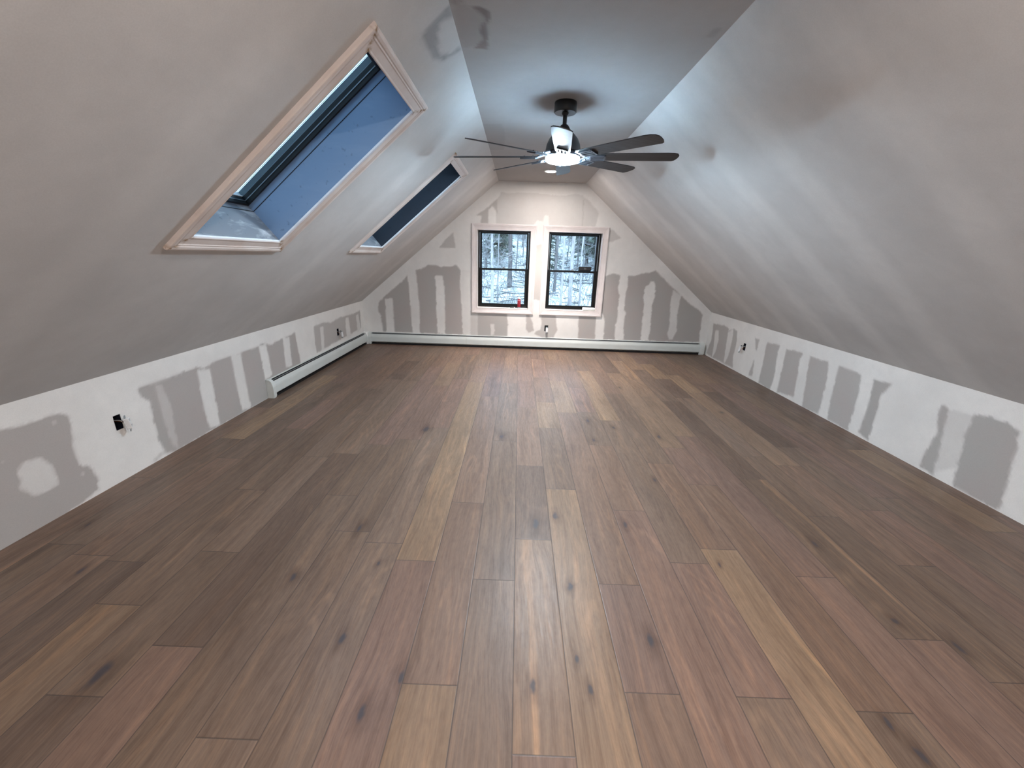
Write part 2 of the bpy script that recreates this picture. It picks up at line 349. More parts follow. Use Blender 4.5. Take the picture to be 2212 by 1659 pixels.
wbk = b.build('wall_back', M_WALL); setp(wbk, 'gable wall behind the viewer', 'wall', kind='structure')

# ---------------------------------------------------------------- floor
def floor_mat():
    m = NT('oak_plank_floor')
    uv = m.n('UVMap', uv_map='plank').outputs[0]
    tone = m.attr('tone').outputs['Color']; rnd = m.attr('prnd').outputs['Fac']; ln = m.attr('plen').outputs['Fac']
    wor = m.obj()
    s = m.n('SeparateXYZ'); m.L(uv, s.inputs[0]); U, V = s.outputs[0], s.outputs[1]
    cx = m.n('CombineXYZ'); m.L(m.math('MULTIPLY_ADD', rnd, 17.3, U), cx.inputs[0]); m.L(m.math('MULTIPLY_ADD', rnd, 53.1, V), cx.inputs[1]); m.L(m.math('MULTIPLY', rnd, 7.7), cx.inputs[2])
    P = cx.outputs[0]
    # bend the grain with a slow noise
    bend = m.noise(m.vmap(P, (3.0, 0.9, 1)), 1.0, 2)
    cx2 = m.n('CombineXYZ'); sp = m.n('SeparateXYZ'); m.L(P, sp.inputs[0])
    m.L(m.math('MULTIPLY_ADD', m.math('SUBTRACT', bend, 0.5), 0.16, sp.outputs[0]), cx2.inputs[0]); m.L(sp.outputs[1], cx2.inputs[1]); m.L(sp.outputs[2], cx2.inputs[2])
    P2 = cx2.outputs[0]
    fine = m.noise(m.vmap(P2, (230, 9, 1)), 1.0, 4, 0.6)
    med = m.noise(m.vmap(P2, (34, 1.6, 1)), 1.0, 3, 0.55)
    broad = m.noise(m.vmap(P2, (9, 0.8, 1)), 1.0, 2, 0.5)
    blot = m.noise(m.vmap(P, (5.0, 2.2, 1)), 1.0, 3, 0.5)
    ringv = m.noise(m.vmap(P, (6.5, 0.75, 1)), 1.0, 1.5, 0.4)
    ring = m.math('SINE', m.math('MULTIPLY', ringv, 95.0))
    ringm = m.math('MULTIPLY', m.mapr(ring, 0.1, 1.0), m.mapr(m.noise(m.vmap(P, (4, 1.3, 3)), 1.0, 2), 0.42, 0.62))
    c = tone
    c = m.mix(m.mapr(broad, 0.35, 0.68, 0, 0.55), c, m.mix(1.0, c, (0.70, 0.66, 0.62, 1), 'MULTIPLY'))
    c = m.mix(m.mapr(broad, 0.55, 0.78, 0, 0.0), c, c)
    c = m.mix(m.mapr(med, 0.52, 0.72, 0, 0.6), c, m.mix(1.0, c, (1.42, 1.32, 1.20, 1), 'MULTIPLY'))
    c = m.mix(m.mapr(med, 0.32, 0.47, 0.6, 0), c, m.mix(1.0, c, (0.72, 0.68, 0.66, 1), 'MULTIPLY'))
    c = m.mix(m.mapr(fine, 0.42, 0.68, 0, 0.5), c, m.mix(1.0, c, (0.66, 0.61, 0.58, 1), 'MULTIPLY'))
    c = m.mix(m.math('MULTIPLY', ringm, 0.55), c, m.mix(1.0, c, (1.35, 1.30, 1.22, 1), 'MULTIPLY'))
    mot = m.noise(m.vmap(P2, (75, 22, 1)), 1.0, 3, 0.65)
    c = m.mix(m.mapr(mot, 0.50, 0.70, 0, 0.45), c, m.mix(1.0, c, (0.74, 0.71, 0.70, 1), 'MULTIPLY'))
    c = m.mix(m.mapr(mot, 0.30, 0.48, 0.35, 0), c, m.mix(1.0, c, (1.28, 1.24, 1.20, 1), 'MULTIPLY'))
    # pale heart streaks
    streak = m.noise(m.vmap(P2, (22, 0.35, 1), (3, 9, 0)), 1.0, 1, 0.4)
    c = m.mix(m.math('MULTIPLY', m.mapr(streak, 0.66, 0.74), m.mapr(rnd, 0.55, 0.6)), c, m.mix(1.0, c, (1.4, 1.32, 1.18, 1), 'MULTIPLY'))
    # grey stain clouds
    c = m.mix(m.mapr(blot, 0.58, 0.78, 0, 0.6), c, m.mix(1.0, c, (0.62, 0.62, 0.66, 1), 'MULTIPLY'))
    # knots: random ones by cell plus the placed ones
    d3 = m.noise(m.vmap(wor, (14, 9, 1)), 1.0, 3)
    wv = m.n('SeparateXYZ'); m.L(wor, wv.inputs[0])
    dd = m.math('MULTIPLY', m.math('SUBTRACT', d3, 0.5), 0.05)
    wx_ = m.math('ADD', wv.outputs[0], dd); wy_ = m.math('MULTIPLY', m.math('ADD', wv.outputs[1], dd), 0.42)
    kd = None
    for (kx, ky, kr) in KNOTS:
        a = m.math('SUBTRACT', wx_, kx); b2 = m.math('SUBTRACT', wy_, ky * 0.42)
        q = m.math('DIVIDE', m.math('SQRT', m.math('ADD', m.math('MULTIPLY', a, a), m.math('MULTIPLY', b2, b2))), kr)
        kd = q if kd is None else m.math('MINIMUM', kd, q)
    vo = m.n('TexVoronoi'); m.L(m.vmap(P, (2.6, 1.0, 1)), vo.inputs['Vector']); vo.inputs['Scale'].default_value = 1.0
    vs_ = m.n('SeparateXYZ'); m.L(vo.outputs['Color'], vs_.inputs[0])
    kr2 = m.mapr(vs_.outputs[0], 0.4, 1.0, 0.001, 0.038)
    q2 = m.math('DIVIDE', m.math('ADD', vo.outputs['Distance'], m.math('MULTIPLY', dd, 0.8)), kr2)
    kd = m.math('MINIMUM', kd, q2)
    c = m.mix(m.mapr(kd, 0.9, 2.8, 0.6, 0), c, m.mix(1.0, c, (0.55, 0.50, 0.48, 1), 'MULTIPLY'))
    c = m.mix(m.mapr(kd, 0.45, 1.0, 0.85, 0), c, (0.045, 0.042, 0.05, 1))
    # seams
    e1 = m.math('MINIMUM', U, m.math('SUBTRACT', 0.19, U)); e2 = m.math('MINIMUM', V, m.math('SUBTRACT', ln, V))
    e = m.math('MINIMUM', e1, e2)
    c = m.mix(m.mapr(e, 0.0007, 0.0028, 0.75, 0), c, (0.05, 0.04, 0.035, 1))
    m.L(c, m.b.inputs['Base Color'])
    m.L(m.mapr(fine, 0.3, 0.7, 0.38, 0.5), m.b.inputs['Roughness'])
    m.b.inputs['Specular IOR Level'].default_value = 0.38
    h = m.math('SUBTRACT', m.math('MULTIPLY', fine, 0.35), m.math('MULTIPLY', m.mapr(e, 0.0, 0.004, 1, 0), 1.5))
    m.bump(h, 0.25, 0.0015)
    return m.m
KNOTS = [(-0.97, 1.41, 0.0144), (-0.62, 1.13, 0.013), (-0.45, 0.88, 0.0144), (-1.92, 1.4, 0.013), (-0.36, 0.99, 0.0115), (-1.39, 0.96, 0.0252), (-0.8, 1.76, 0.0144), (-2.2, 1.71, 0.0108), (-0.62, 1.51, 0.0072), (0.14, 1.85, 0.0216), (0.26, 1.93, 0.0158), (0.28, 1.42, 0.0115), (0.1, 0.98, 0.013), (0.26, 1.08, 0.0086), (0.56, 1.17, 0.0144), (1.62, 1.77, 0.013), (1.62, 1.3, 0.0101), (1.77, 1.19, 0.0144), (1.25, 0.91, 0.0108), (1.27, 0.82, 0.0144), (0.29, 0.97, 0.0101), (0.64, 1.87, 0.013), (1.03, 1.59, 0.0072), (-0.09, 2.94, 0.0158), (-0.73, 3.03, 0.0252), (0.67, 3.33, 0.018), (0.88, 3.2, 0.0144), (1.22, 3.04, 0.0158), (0.66, 2.94, 0.013), (2.04, 3.66, 0.0144), (1.2, 4.33, 0.013)]
TONES = [(117, 97, 84), (110, 93, 81), (130, 109, 90), (118, 97, 86), (101, 85, 75), (113, 96, 84), (116, 96, 86), (124, 104, 88)]
JOINTS = {-12: [1.56], -8: [.89, 1.55], -7: [1.07], -5: [.79, 1.73], -4: [3.06], -3: [1.54, 4.36], -2: [.97, 2.02], -1: [1.44, 2.86], 0: [.78, 1.72, 2.48, 3.6],
          1: [2.2, 3.14], 2: [.97, 1.44, 3.51], 3: [2.0], 4: [.97], 5: [4.11], 6: [2.84, 4.93], 7: [1.53], 9: [2.01], 10: [1.63]}
PT = {(1, 1.5): 2, (0, 1.2): 7, (-2, .6): 2, (0, 2.1): 4, (0, 3): 0, (-8, 1.2): 5, (-8, .6): 4, (2, 1.2): 6, (5, 1.0): 2, (-1, 2): 1, (-3, 2.5): 2, (1, 2.7): 1, (-2, 1.5): 0,
      (-5, 1.2): 1, (-4, 2): 5, (-3, 1.2): 3, (2, 2.5): 0, (3, 1.5): 3, (9, 1.2): 1, (7, 1.0): 3, (-7, .8): 3, (4, 1.5): 6}
def build_floor():
    rr = random.Random(11)
    V = []; F = []; UV = []; TN = []; RN = []; LN = []
    k0 = int(math.floor((XL - 0.0285) / 0.19)); k1 = int(math.floor((XR - 0.0285) / 0.19))
    for k in range(k0, k1 + 1):
        js = sorted(JOINTS.get(k, []))
        ys = [YB]
        y = YB
        lo = js[0] if js else None
        while True:
            y += rr.uniform(0.55, 2.0)
            if lo is not None and y > lo - 0.45: break
            if y > D - 0.3: break
            ys.append(y)
        ys += js
        if js:
            for a, bq in zip(js[:-1], js[1:]): pass
            y = js[-1]
            while True:
                y += rr.uniform(0.6, 1.9)
                if y > D - 0.3: break
                ys.append(y)
        ys = sorted(set(ys)) + [D + 0.02]
        for a, bq in zip(ys[:-1], ys[1:]):
            x0 = 0.0285 + 0.19 * k; x1 = x0 + 0.19
            xa, xb = max(x0, XL), min(x1, XR)
            if xb - xa < 1e-4: continue
            i = len(V)
            V += [(xa, a, 0), (xb, a, 0), (xb, bq, 0), (xa, bq, 0)]
            F.append((i, i + 1, i + 2, i + 3))
            UV += [(xa - x0, 0), (xb - x0, 0), (xb - x0, bq - a), (xa - x0, bq - a)]
            t = rr.choices(range(8), [5, 4, 1.6, 2.2, 1.5, 4, 3, 2.2])[0]
            for (kk, yy), tt in PT.items():
                if kk == k and a <= yy < bq: t = tt
            f = rr.uniform(0.94, 1.06)
            TN += [tuple(min(1, q * f) for q in lin(TONES[t])[:3]) + (1,)] * 4
            RN.append(rr.random()); LN.append(bq - a)
    me = bpy.data.meshes.new('floor'); me.from_pydata(V, [], F)
    uvl = me.uv_layers.new(name='plank'); uvl.data.foreach_set('uv', [c for p in UV for c in p])
    ca = me.color_attributes.new('tone', 'FLOAT_COLOR', 'CORNER'); ca.data.foreach_set('color', [c for p in TN for c in p])
    a = me.attributes.new('prnd', 'FLOAT', 'FACE'); a.data.foreach_set('value', RN)
    a = me.attributes.new('plen', 'FLOAT', 'FACE'); a.data.foreach_set('value', LN)
    me.materials.append(floor_mat())
    o = bpy.data.objects.new('floor', me); COL.objects.link(o)
    return setp(o, 'wide plank oak floor with knots and grey brown stain', 'floor', kind='structure')
build_floor()

# ---------------------------------------------------------------- casings
PROF = [(0, 0), (0, .011), (.004, .013), (.012, .0105), (.045, .0125), (.050, .016), (.056, .0145), (.062, .0185), (.074, .020), (.084, .018), (.088, .012), (.088, 0)]
def casing_mat(name, base, warm):
    m = NT(name)
    p = m.obj()
    f = m.attr('filler').outputs['Fac']
    n = m.noise(p, 7, 3); g = m.noise(p, 60, 3, 0.6)
    c = m.mix(m.mapr(n, 0.35, 0.65), lin(base), lin(warm))
    c = m.mix(m.mapr(g, 0.6, 0.78, 0, 0.3), c, lin((192, 168, 152)))
    k = m.math('MULTIPLY', m.mapr(f, 0.2, 0.9), m.mapr(m.noise(p, 45, 3), 0.4, 0.6))
    c = m.mix(k, c, lin((150, 118, 84)))
    m.L(c, m.b.inputs['Base Color']); m.b.inputs['Roughness'].default_value = 0.55
    return m.m
M_CASE_W = casing_mat('primed_window_casing', (224, 216, 214), (216, 207, 205))
M_CASE_S = casing_mat('bare_pine_casing', (222, 213, 208), (214, 201, 194))
def casing(rect, to3, mat, parent, width=1.0, fill=1.0):
    """four mitred boards round rect (a0, a1, b0, b1); to3(a, b, h) -> world"""
    a0, a1, b0, b1 = rect
    cs = [(a0, b0, -1, -1), (a1, b0, 1, -1), (a1, b1, 1, 1), (a0, b1, -1, 1)]
    for i in range(4):
        p, q = cs[i], cs[(i + 1) % 4]
        L = math.hypot(q[0] - p[0], q[1] - p[1])
        ts = [0, 0.012 / L, 0.035 / L, 1 - 0.035 / L, 1 - 0.012 / L, 1]
        fl = [1, 0.6, 0, 0, 0.6, 1]
        vs = []; fil = []
        for t, fv in zip(ts, fl):
            for (w, h) in PROF:
                w *= width
                pa = (p[0] + p[2] * w, p[1] + p[3] * w); qa = (q[0] + q[2] * w, q[1] + q[3] * w)
                vs.append(to3(pa[0] + (qa[0] - pa[0]) * t, pa[1] + (qa[1] - pa[1]) * t, h)); fil.append(fv * fill)
        n = len(PROF); fs = []
        for j in range(len(ts) - 1):
            for k in range(n):
                k2 = (k + 1) % n
                fs.append((j * n + k, j * n + k2, (j + 1) * n + k2, (j + 1) * n + k))
        fs += [tuple(range(n))[::-1], tuple((len(ts) - 1) * n + k for k in range(n))]
        mb = MB().add(vs, fs)
        o = mb.build('casing_board', mat, parent)
        at = o.data.attributes.new('filler', 'FLOAT', 'POINT'); at.data.foreach_set('value', fil)

def glass_mat():
    m = NT('window_glass')
    tr = m.n('BsdfTransparent'); tr.inputs[0].default_value = (0.93, 0.97, 0.98, 1)
    gl = m.n('BsdfGlossy'); gl.inputs['Roughness'].default_value = 0.02
    fr = m.n('Fresnel'); fr.inputs[0].default_value = 1.45
    mx = m.n('MixShader'); m.L(fr.outputs[0], mx.inputs[0]); m.L(tr.outputs[0], mx.inputs[1]); m.L(gl.outputs[0], mx.inputs[2])
    m.L(mx.outputs[0], m.out.inputs[0])
    return m.m
M_GLASS = glass_mat()

def ringbox(mb, a0, a1, b0, b1, w, d0, d1, to3, ws=None):
    """rectangular ring of section w x (d0..d1); ws = per side widths left,right,bottom,top"""
    wl_, wr2, wb_, wt_ = ws or (w, w, w, w)
    for (x0, x1, z0, z1) in ((a0, a0 + wl_, b0, b1), (a1 - wr2, a1, b0, b1), (a0 + wl_, a1 - wr2, b0, b0 + wb_), (a0 + wl_, a1 - wr2, b1 - wt_, b1)):
        mb.prism([(x0, z0), (x1, z0), (x1, z1), (x0, z1)], to3, d0, d1)
    return mb

def gable_window(idx, rect, label):
    a0, a1, b0, b1 = rect
    cx = (a0 + a1) / 2
    root = empty('window_%d' % idx, (cx, D, b0)); setp(root, label, 'window', kind='structure')
    wm = lambda a, b, d: (a - cx, d, b - b0)
    casing(rect, lambda a, b, h: (a - cx, -h, b - b0), M_CASE_W, root, 1.0, 0.0)
    jb = MB()
    t = 0.012
    # jamb boards: behind the wall plane
    ringbox(jb, a0 - t, a1 + t, b0 - t, b1 + t, t, 0.0, 0.10, wm)
    jb.build('jamb', M_WHITEP, root)
    fr = MB(); ringbox(fr, a0 - t, a1 + t, b0 - t, b1 + t, 0.034, 0.10, 0.19, wm)
    fr.build('frame', M_BLACK, root, bevel=0.002)
    fa0, fa1, fb0, fb1 = a0 + 0.022, a1 - 0.022, b0 + 0.02, b1 - 0.02
    zr = b0 + 0.57   # meeting rail centre
    up = MB(); ringbox(up, fa0, fa1, zr - 0.014, fb1, 0, 0.150, 0.178, wm, ws=(0.03, 0.03, 0.03, 0.02))
    u = up.build('upper_sash', M_BLACK, root, bevel=0.002)
    lo = MB(); ringbox(lo, fa0, fa1, fb0, zr + 0.016, 0, 0.112, 0.142, wm, ws=(0.038, 0.038, 0.036, 0.03))
    l = lo.build('lower_sash', M_BLACK, root, bevel=0.002)
    g1 = MB().box(fa0 + 0.028 - cx, fa1 - 0.028 - cx, 0.162, 0.166, zr + 0.01 - b0, fb1 - 0.018 - b0).build('pane', M_GLASS, u)
    g2 = MB().box(fa0 + 0.036 - cx, fa1 - 0.036 - cx, 0.125, 0.129, fb0 + 0.034 - b0, zr - 0.012 - b0).build('pane', M_GLASS, l)
    lk = MB().box(-0.03, 0.03, 0.118, 0.142, zr + 0.016 - b0, zr + 0.024 - b0)
    lk.lathe([(0.013, 0), (0.013, 0.008), (0.009, 0.012)], Matrix.Translation((0, 0.13, zr + 0.024 - b0)), 12)
    lk.box(-0.004, 0.03, 0.126, 0.134, zr + 0.032 - b0, zr + 0.037 - b0)
    lk.build('sash_lock', M_ALU, l)
    # bright side tracks beside the upper sash
    tr = MB()
    for xx in (fa0 - 0.004, fa1 - 0.004):
        tr.box(xx - cx, xx + 0.008 - cx, 0.104, 0.148, zr + 0.02 - b0, fb1 - b0)
    tr.build('side_track', M_ALU, root)
    return zr
ZR = gable_window(1, WIN[0], 'black double hung window nearest the red can, left of the pair')
gable_window(2, WIN[1], 'black double hung window with a black speaker on its rail, right of the pair')

# ---------------------------------------------------------------- skylights
def well_mat(name, a, b_, streak):
    m = NT(name); p = m.obj()
    n = m.noise(m.vmap(p, (3, 3, 14)), 1.0, 4, 0.6, 0.4); n2 = m.noise(p, 26, 3)
    c = m.mix(m.mapr(n, 0.5, 0.7, 0, streak), lin(a), lin(b_))
    c = m.mix(m.mapr(n2, 0.64, 0.70, 0, 0.4), c, lin(tuple(x * 0.6 for x in a)))
    m.L(c, m.b.inputs['Base Color']); m.b.inputs['Roughness'].default_value = 0.7
    return m.m
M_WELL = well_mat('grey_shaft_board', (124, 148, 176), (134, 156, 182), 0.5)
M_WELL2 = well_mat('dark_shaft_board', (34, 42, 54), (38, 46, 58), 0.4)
M_SILLB = well_mat('mudded_shaft_sill', (132, 136, 142), (205, 206, 208), 1.0)
M_LIP = simple('white_shaft_edge', (240, 240, 240), 0.5)
M_SPACER = simple('teal_glazing_spacer', (92, 106, 112), 0.5)
def skylight(idx, rect, label, side_mat, sill_mat):
    y0, y1, s0, s1 = rect
    org = Vector(pL((y0 + y1) / 2, s0))
    root = empty('window_%d' % idx, org); setp(root, label, 'skylight', kind='structure')
    def to3(y, s, n):
        return tuple(Vector(pL(y, s, n)) - org)
    casing(rect, lambda a, b, h: to3(a, b, -h), M_CASE_S, root, 0.96, 1.0)
    t = 0.012
    lip = MB(); ringbox(lip, y0 - t, y1 + t, s0 - t, s1 + t, t + 0.0005, -0.004, 0.006, to3); lip.build('shaft_edge', M_LIP, root)
    def plate(ya, yb, sa, sb, n0, n1, name, mat):
        mb = MB(); mb.prism([(ya, sa), (yb, sa), (yb, sb), (ya, sb)], to3, n0, n1); return mb.build(name, mat, root)
    n1 = 0.25
    plate(y0 - t, y0, s0 - t, s1 + t, 0.006, n1, 'shaft_board', side_mat)
    plate(y1, y1 + t, s0 - t, s1 + t, 0.006, n1, 'shaft_board', side_mat)
    plate(y0, y1, s1, s1 + t, 0.006, n1, 'shaft_board', side_mat)
    plate(y0, y1, s0 - t, s0, 0.006, n1, 'shaft_sill', sill_mat)
    # thin dark joint a little below the frame
    jn = MB(); ringbox(jn, y0 - t, y1 + t, s0 - t, s1 + t, t + 0.0012, 0.209, 0.213, to3); jn.build('joint_line', M_BLACKM, root)
    fr = MB(); ringbox(fr, y0 - 0.02, y1 + 0.02, s0 - 0.02, s1 + 0.02, 0.032, 0.25, 0.302, to3)
    ringbox(fr, y0 - 0.02, y1 + 0.02, s0 - 0.02, s1 + 0.02, 0.0265, 0.352, 0.356, to3)
    fr.build('frame', M_BLACKM, root, bevel=0.002)
    sv = MB(); ringbox(sv, y0 - 0.02, y1 + 0.02, s0 - 0.02, s1 + 0.02, 0.034, 0.272, 0.277, to3); sv.build('gasket', M_ALU, root)
    sp = MB(); ringbox(sp, y0 - 0.02, y1 + 0.02, s0 - 0.02, s1 + 0.02, 0.020, 0.302, 0.338, to3); sp.build('glazing_spacer', M_SPACER, root)
    bs = MB()  # white strips stand in for sky reflected on the bottom frame
    bs.prism([(y0, s0), (y1, s0), (y1, s0 + 0.016), (y0, s0 + 0.016)], to3, 0.303, 0.310)
    bs.prism([(y0, s0), (y1, s0), (y1, s0 + 0.010), (y0, s0 + 0.010)], to3, 0.316, 0.336)
    bs.build('sky_reflection_strip', M_LIP, root)
    plate(y0 - 0.01, y1 + 0.01, s0 - 0.01, s1 + 0.01, 0.340, 0.344, 'pane', M_GLASS)
skylight(3, SKY[0], 'nearer and larger of the two skylights in the left slope, with blue grey shaft sides', M_WELL, M_SILLB)
skylight(4, SKY[1], 'farther skylight in the left slope, with almost navy shaft sides', M_WELL2, M_SILLB)

# ---------------------------------------------------------------- ceiling fan
def fan():
    ax, ay = 0.28, 3.15
    root = empty('ceiling_fan', (ax, ay, CZ)); setp(root, 'dark eight-bladed ceiling fan with glowing round light hanging from the flat ceiling', 'ceiling fan')
    T = lambda z: z - CZ
    MB().lathe([(0.0, T(2.4)), (0.074, T(2.4)), (0.076, T(2.395)), (0.076, T(2.342)), (0.072, T(2.337)), (0.0, T(2.337))], n=48).build('canopy', M_BLACKM, root, smooth=40)
    rod = MB().lathe([(0.0145, T(2.345)), (0.0145, T(2.24))], n=24)
    rod.lathe([(0.024, T(2.337)), (0.02, T(2.327)), (0.0145, T(2.322))], n=24)
    rod.build('downrod', M_BLACKM, root, smooth=40)
    gm = simple('charcoal_motor_metal', (62, 62, 64), 0.42, 0.3)
    MB().lathe([(0.0, T(2.268)), (0.022, T(2.267)), (0.030, T(2.258)), (0.052, T(2.225)), (0.075, T(2.208)), (0.100, T(2.180)), (0.116, T(2.145)), (0.122, T(2.110)), (0.122, T(2.098)), (0.0, T(2.098))], n=56).build('motor_housing', gm, root, smooth=40)
    sm = simple('brushed_nickel_ring', (84, 88, 95), 0.35, 0.6)
    MB().lathe([(0.0, T(2.098)), (0.112, T(2.098)), (0.118, T(2.092)), (0.1205, T(2.082)), (0.1215, T(2.070)), (0.117, T(2.0665)), (0, T(2.0665))], n=56).build('light_ring', sm, root, smooth=40)
    dm = emissive('led_diffuser', FAN_LIGHT_COL, FAN_LIGHT)
    MB().lathe([(0.0, T(2.038)), (0.104, T(2.0395)), (0.113, T(2.044)), (0.113, T(2.046)), (0.0, T(2.046))], n=56).build('light_diffuser', dm, root, smooth=50)
    MB().lathe([(0.0, T(2.0665)), (0.118, T(2.0665)), (0.120, T(2.062)), (0.120, T(2.053)), (0.1135, T(2.0465)), (0.0, T(2.0465))], n=56).build('diffuser_band', emissive('led_diffuser_edge', FAN_BAND_COL, FAN_BAND), root, smooth=50)
    bm_ = NT('dark_walnut_blade'); p = bm_.obj()
    g = bm_.noise(bm_.vmap(p, (4, 60, 60)), 1.0, 3)
    bm_.L(bm_.mix(bm_.mapr(g, 0.3, 0.7), lin((44, 44, 47)), lin((60, 60, 64))), bm_.b.inputs['Base Color']); bm_.b.inputs['Roughness'].default_value = 0.5
    pit = math.radians(12.5)
    tilt = Matrix(((1, 0, 0), (0, 1, 0), (0.007, 0.038, 1)))
    zb = 2.07
    r0, ra, rb, w0, w1, th = 0.165, 0.755, 0.775, 0.050, 0.062, 0.006
    out = [(r0, -w0 * 0.9), (r0 + 0.01, -w0), (0.45, -0.058)]
    for (x, y) in ((0.70, -w1), (0.745, -w1 + 0.003), (0.772, -w1 + 0.016), (0.784, -w1 + 0.04), (0.784, 0.0), (0.778, 0.03), (0.766, w1 - 0.008), (0.752, w1)):
        out.append((x, y))
    out += [(0.45, 0.058), (r0 + 0.01, w0), (r0, w0 * 0.9)]
    plate = [(0.150, -0.030), (0.165, -0.040), (0.262, -0.034), (0.268, -0.026), (0.268, 0.026), (0.262, 0.034), (0.165, 0.040), (0.150, 0.030)]
    for k in range(8):
        a = math.radians(-96.2) + k * PI / 4
        d = Vector((math.cos(a), math.sin(a), 0)); w = Vector((-math.sin(a) * math.cos(pit), math.cos(a) * math.cos(pit), -math.sin(pit))); n = d.cross(w)
        def f(x, y, t, dz=0.0):
            q = tilt @ (d * x + w * y + n * t)
            return (q.x, q.y, q.z + T(zb))
        bl = MB(); bl.prism(out, f, 0.0, th)
        blade = bl.build('blade', bm_.m, root, bevel=0.0015)
        ir = MB()
        # slotted bracket under the blade: outline bars leaving three slots
        tb, tt = -0.009, -0.0005
        def bar(x0, x1, y0, y1): ir.prism([(x0, y0), (x1, y0), (x1, y1), (x0, y1)], f, tb, tt)
        bar(0.186, 0.196, -0.040, 0.040); bar(0.286, 0.297, -0.034, 0.034)
        for yy in (-0.038, -0.017, 0.006, 0.029): bar(0.196, 0.286, yy, yy + 0.010)
        q0 = f(0.19, 0, -0.004)
        ir.tube([(d.x * 0.10, d.y * 0.10, T(2.092)), (d.x * 0.135, d.y * 0.135, T(2.086)), q0], [0.011, 0.010, 0.009], 8)
        for (sx, sy) in ((0.21, -0.028), (0.21, 0.028), (0.27, 0.0)):
            c0 = Vector(f(sx, sy, th)); c1 = Vector(f(sx, sy, th + 0.004)); ir.tube([c0, c1], 0.005, 8)
        ir.build('blade_bracket', sm, blade)
fan()

# ---------------------------------------------------------------- recessed lights
def recessed(x, y, label, power):
    root = empty('recessed_light', (x, y, CZ)); setp(root, label, 'light')
    prof = [(0.062, -0.001), (0.062, -0.005), (0.080, -0.006), (0.086, -0.003), (0.086, 0.0), (0.062, 0.0)]
    tr = MB(); n = 40; vs = []; fs = []
    for (r, z) in prof:
        for k in range(n): vs.append((r * math.cos(2 * PI * k / n), r * math.sin(2 * PI * k / n), z))
    m = len(prof)
    for i in range(m):
        for k in range(n):
            k2 = (k + 1) % n; i2 = (i + 1) % m
            fs.append((i * n + k, i * n + k2, i2 * n + k2, i2 * n + k))
    tr.add(vs, fs); tr.build('trim_ring', M_WHITE, root, smooth=40)
    MB().lathe([(0.0, -0.004), (0.062, -0.004), (0.062, -0.001), (0, -0.001)], n=40).build('lens', emissive('warm_led_lens', CAN_LIGHT_COL, power), root)
    return root
can0 = recessed(*CAN[0], 'small round ceiling light glowing warm white beyond the fan, near the window wall', CAN_LIGHT[0])
sd = bpy.data.lights.new('beam', 'SPOT'); sd.energy = CAN_SPOT; sd.color = CAN_LIGHT_COL; sd.spot_size = math.radians(104); sd.spot_blend = 1.0; sd.shadow_soft_size = 0.05
so = bpy.data.objects.new('beam', sd); COL.objects.link(so); so.parent = can0; so.location = (0, 0, -0.03)
recessed(*CAN[1], 'small round ceiling light above the camera position', CAN_LIGHT[1])
recessed(*CAN[2], 'small round ceiling light behind the camera position', CAN_LIGHT[2])

# ---------------------------------------------------------------- baseboard heaters
HZ = 0.184
M_DAMP = simple('grey_damper', (120, 124, 128), 0.45)
def heater(name, L, fn, label, c0, c1, splits=()):
    """section in (depth from wall, z); t runs along the length 0..L; fn(d, z, t) -> world"""
    root = empty(name, (0, 0, 0)); setp(root, label, 'heater')
    e0, e1 = c0, L - c1
    g = lambda poly, a, b_, nm, mat, par=root, bevel=0: MB().prism(poly, fn, a, b_).build(nm, mat, par, bevel=bevel)
    g([(0.001, 0.02), (0.004, 0.02), (0.004, HZ), (0.001, HZ)], 0, L, 'back_plate', M_ENAMEL)
    g([(0.004, HZ - 0.001), (0.014, HZ - 0.002), (0.017, HZ - 0.005), (0.016, HZ - 0.007), (0.004, HZ - 0.005)], 0, L, 'top_lip', M_ENAMEL)
    cuts = [e0] + list(splits) + [e1]
    for a, b_ in zip(cuts[:-1], cuts[1:]):
        g([(0.046, 0.163), (0.051, 0.162), (0.062, 0.128), (0.064, 0.112), (0.064, 0.048), (0.056, 0.040), (0.054, 0.042), (0.060, 0.050), (0.060, 0.126), (0.048, 0.158)], a + 0.0008, b_ - 0.0008, 'front_cover', M_ENAMEL)
    g([(0.027, 0.171), (0.033, 0.168), (0.0325, 0.1655), (0.0265, 0.1685)], e0, e1, 'damper', M_DAMP)
    g([(0.0045, 0.05), (0.058, 0.05), (0.058, 0.120), (0.044, 0.152), (0.012, 0.152), (0.012, 0.1775), (0.0045, 0.1775)], e0 + 0.01, e1 - 0.01, 'fins_and_slot_shade', M_FIN_SHADE)  # fins plus a near-black backing strip that paints the slot's shade
    g([(0.004, 0.001), (0.045, 0.001), (0.045, 0.02), (0.004, 0.02)], e0, e1, 'recess_shade', M_FIN_SHADE)  # dark bar standing in for shade in the gap below the cover
    cap = [(0.0015, 0.0), (0.060, 0.0), (0.062, 0.014), (0.067, 0.018), (0.068, 0.112), (0.065, 0.130), (0.052, 0.170), (0.034, HZ), (0.014, HZ + 0.003), (0.0015, HZ + 0.003)]
    if c0 > 0: g(cap, 0, c0, 'end_cap', M_ENAMEL_E, bevel=0.002)
    if c1 > 0: g(cap, L - c1, L, 'end_cap', M_ENAMEL_E, bevel=0.002)
    return root
YH = 3.615
heater('baseboard_heater', D - YH - 0.07, lambda d, z, t: (XL + d, YH + t, z), 'white baseboard heater running along the left knee wall', 0.045, 0.0)
heater('baseboard_heater', XR - 0.035 - XL - 0.07, lambda d, z, t: (XL + 0.07 + t, D - d, z), 'long white baseboard heater under the two windows', 0.045, 0.075, splits=(1.95 - 0.4,))
ci = MB()
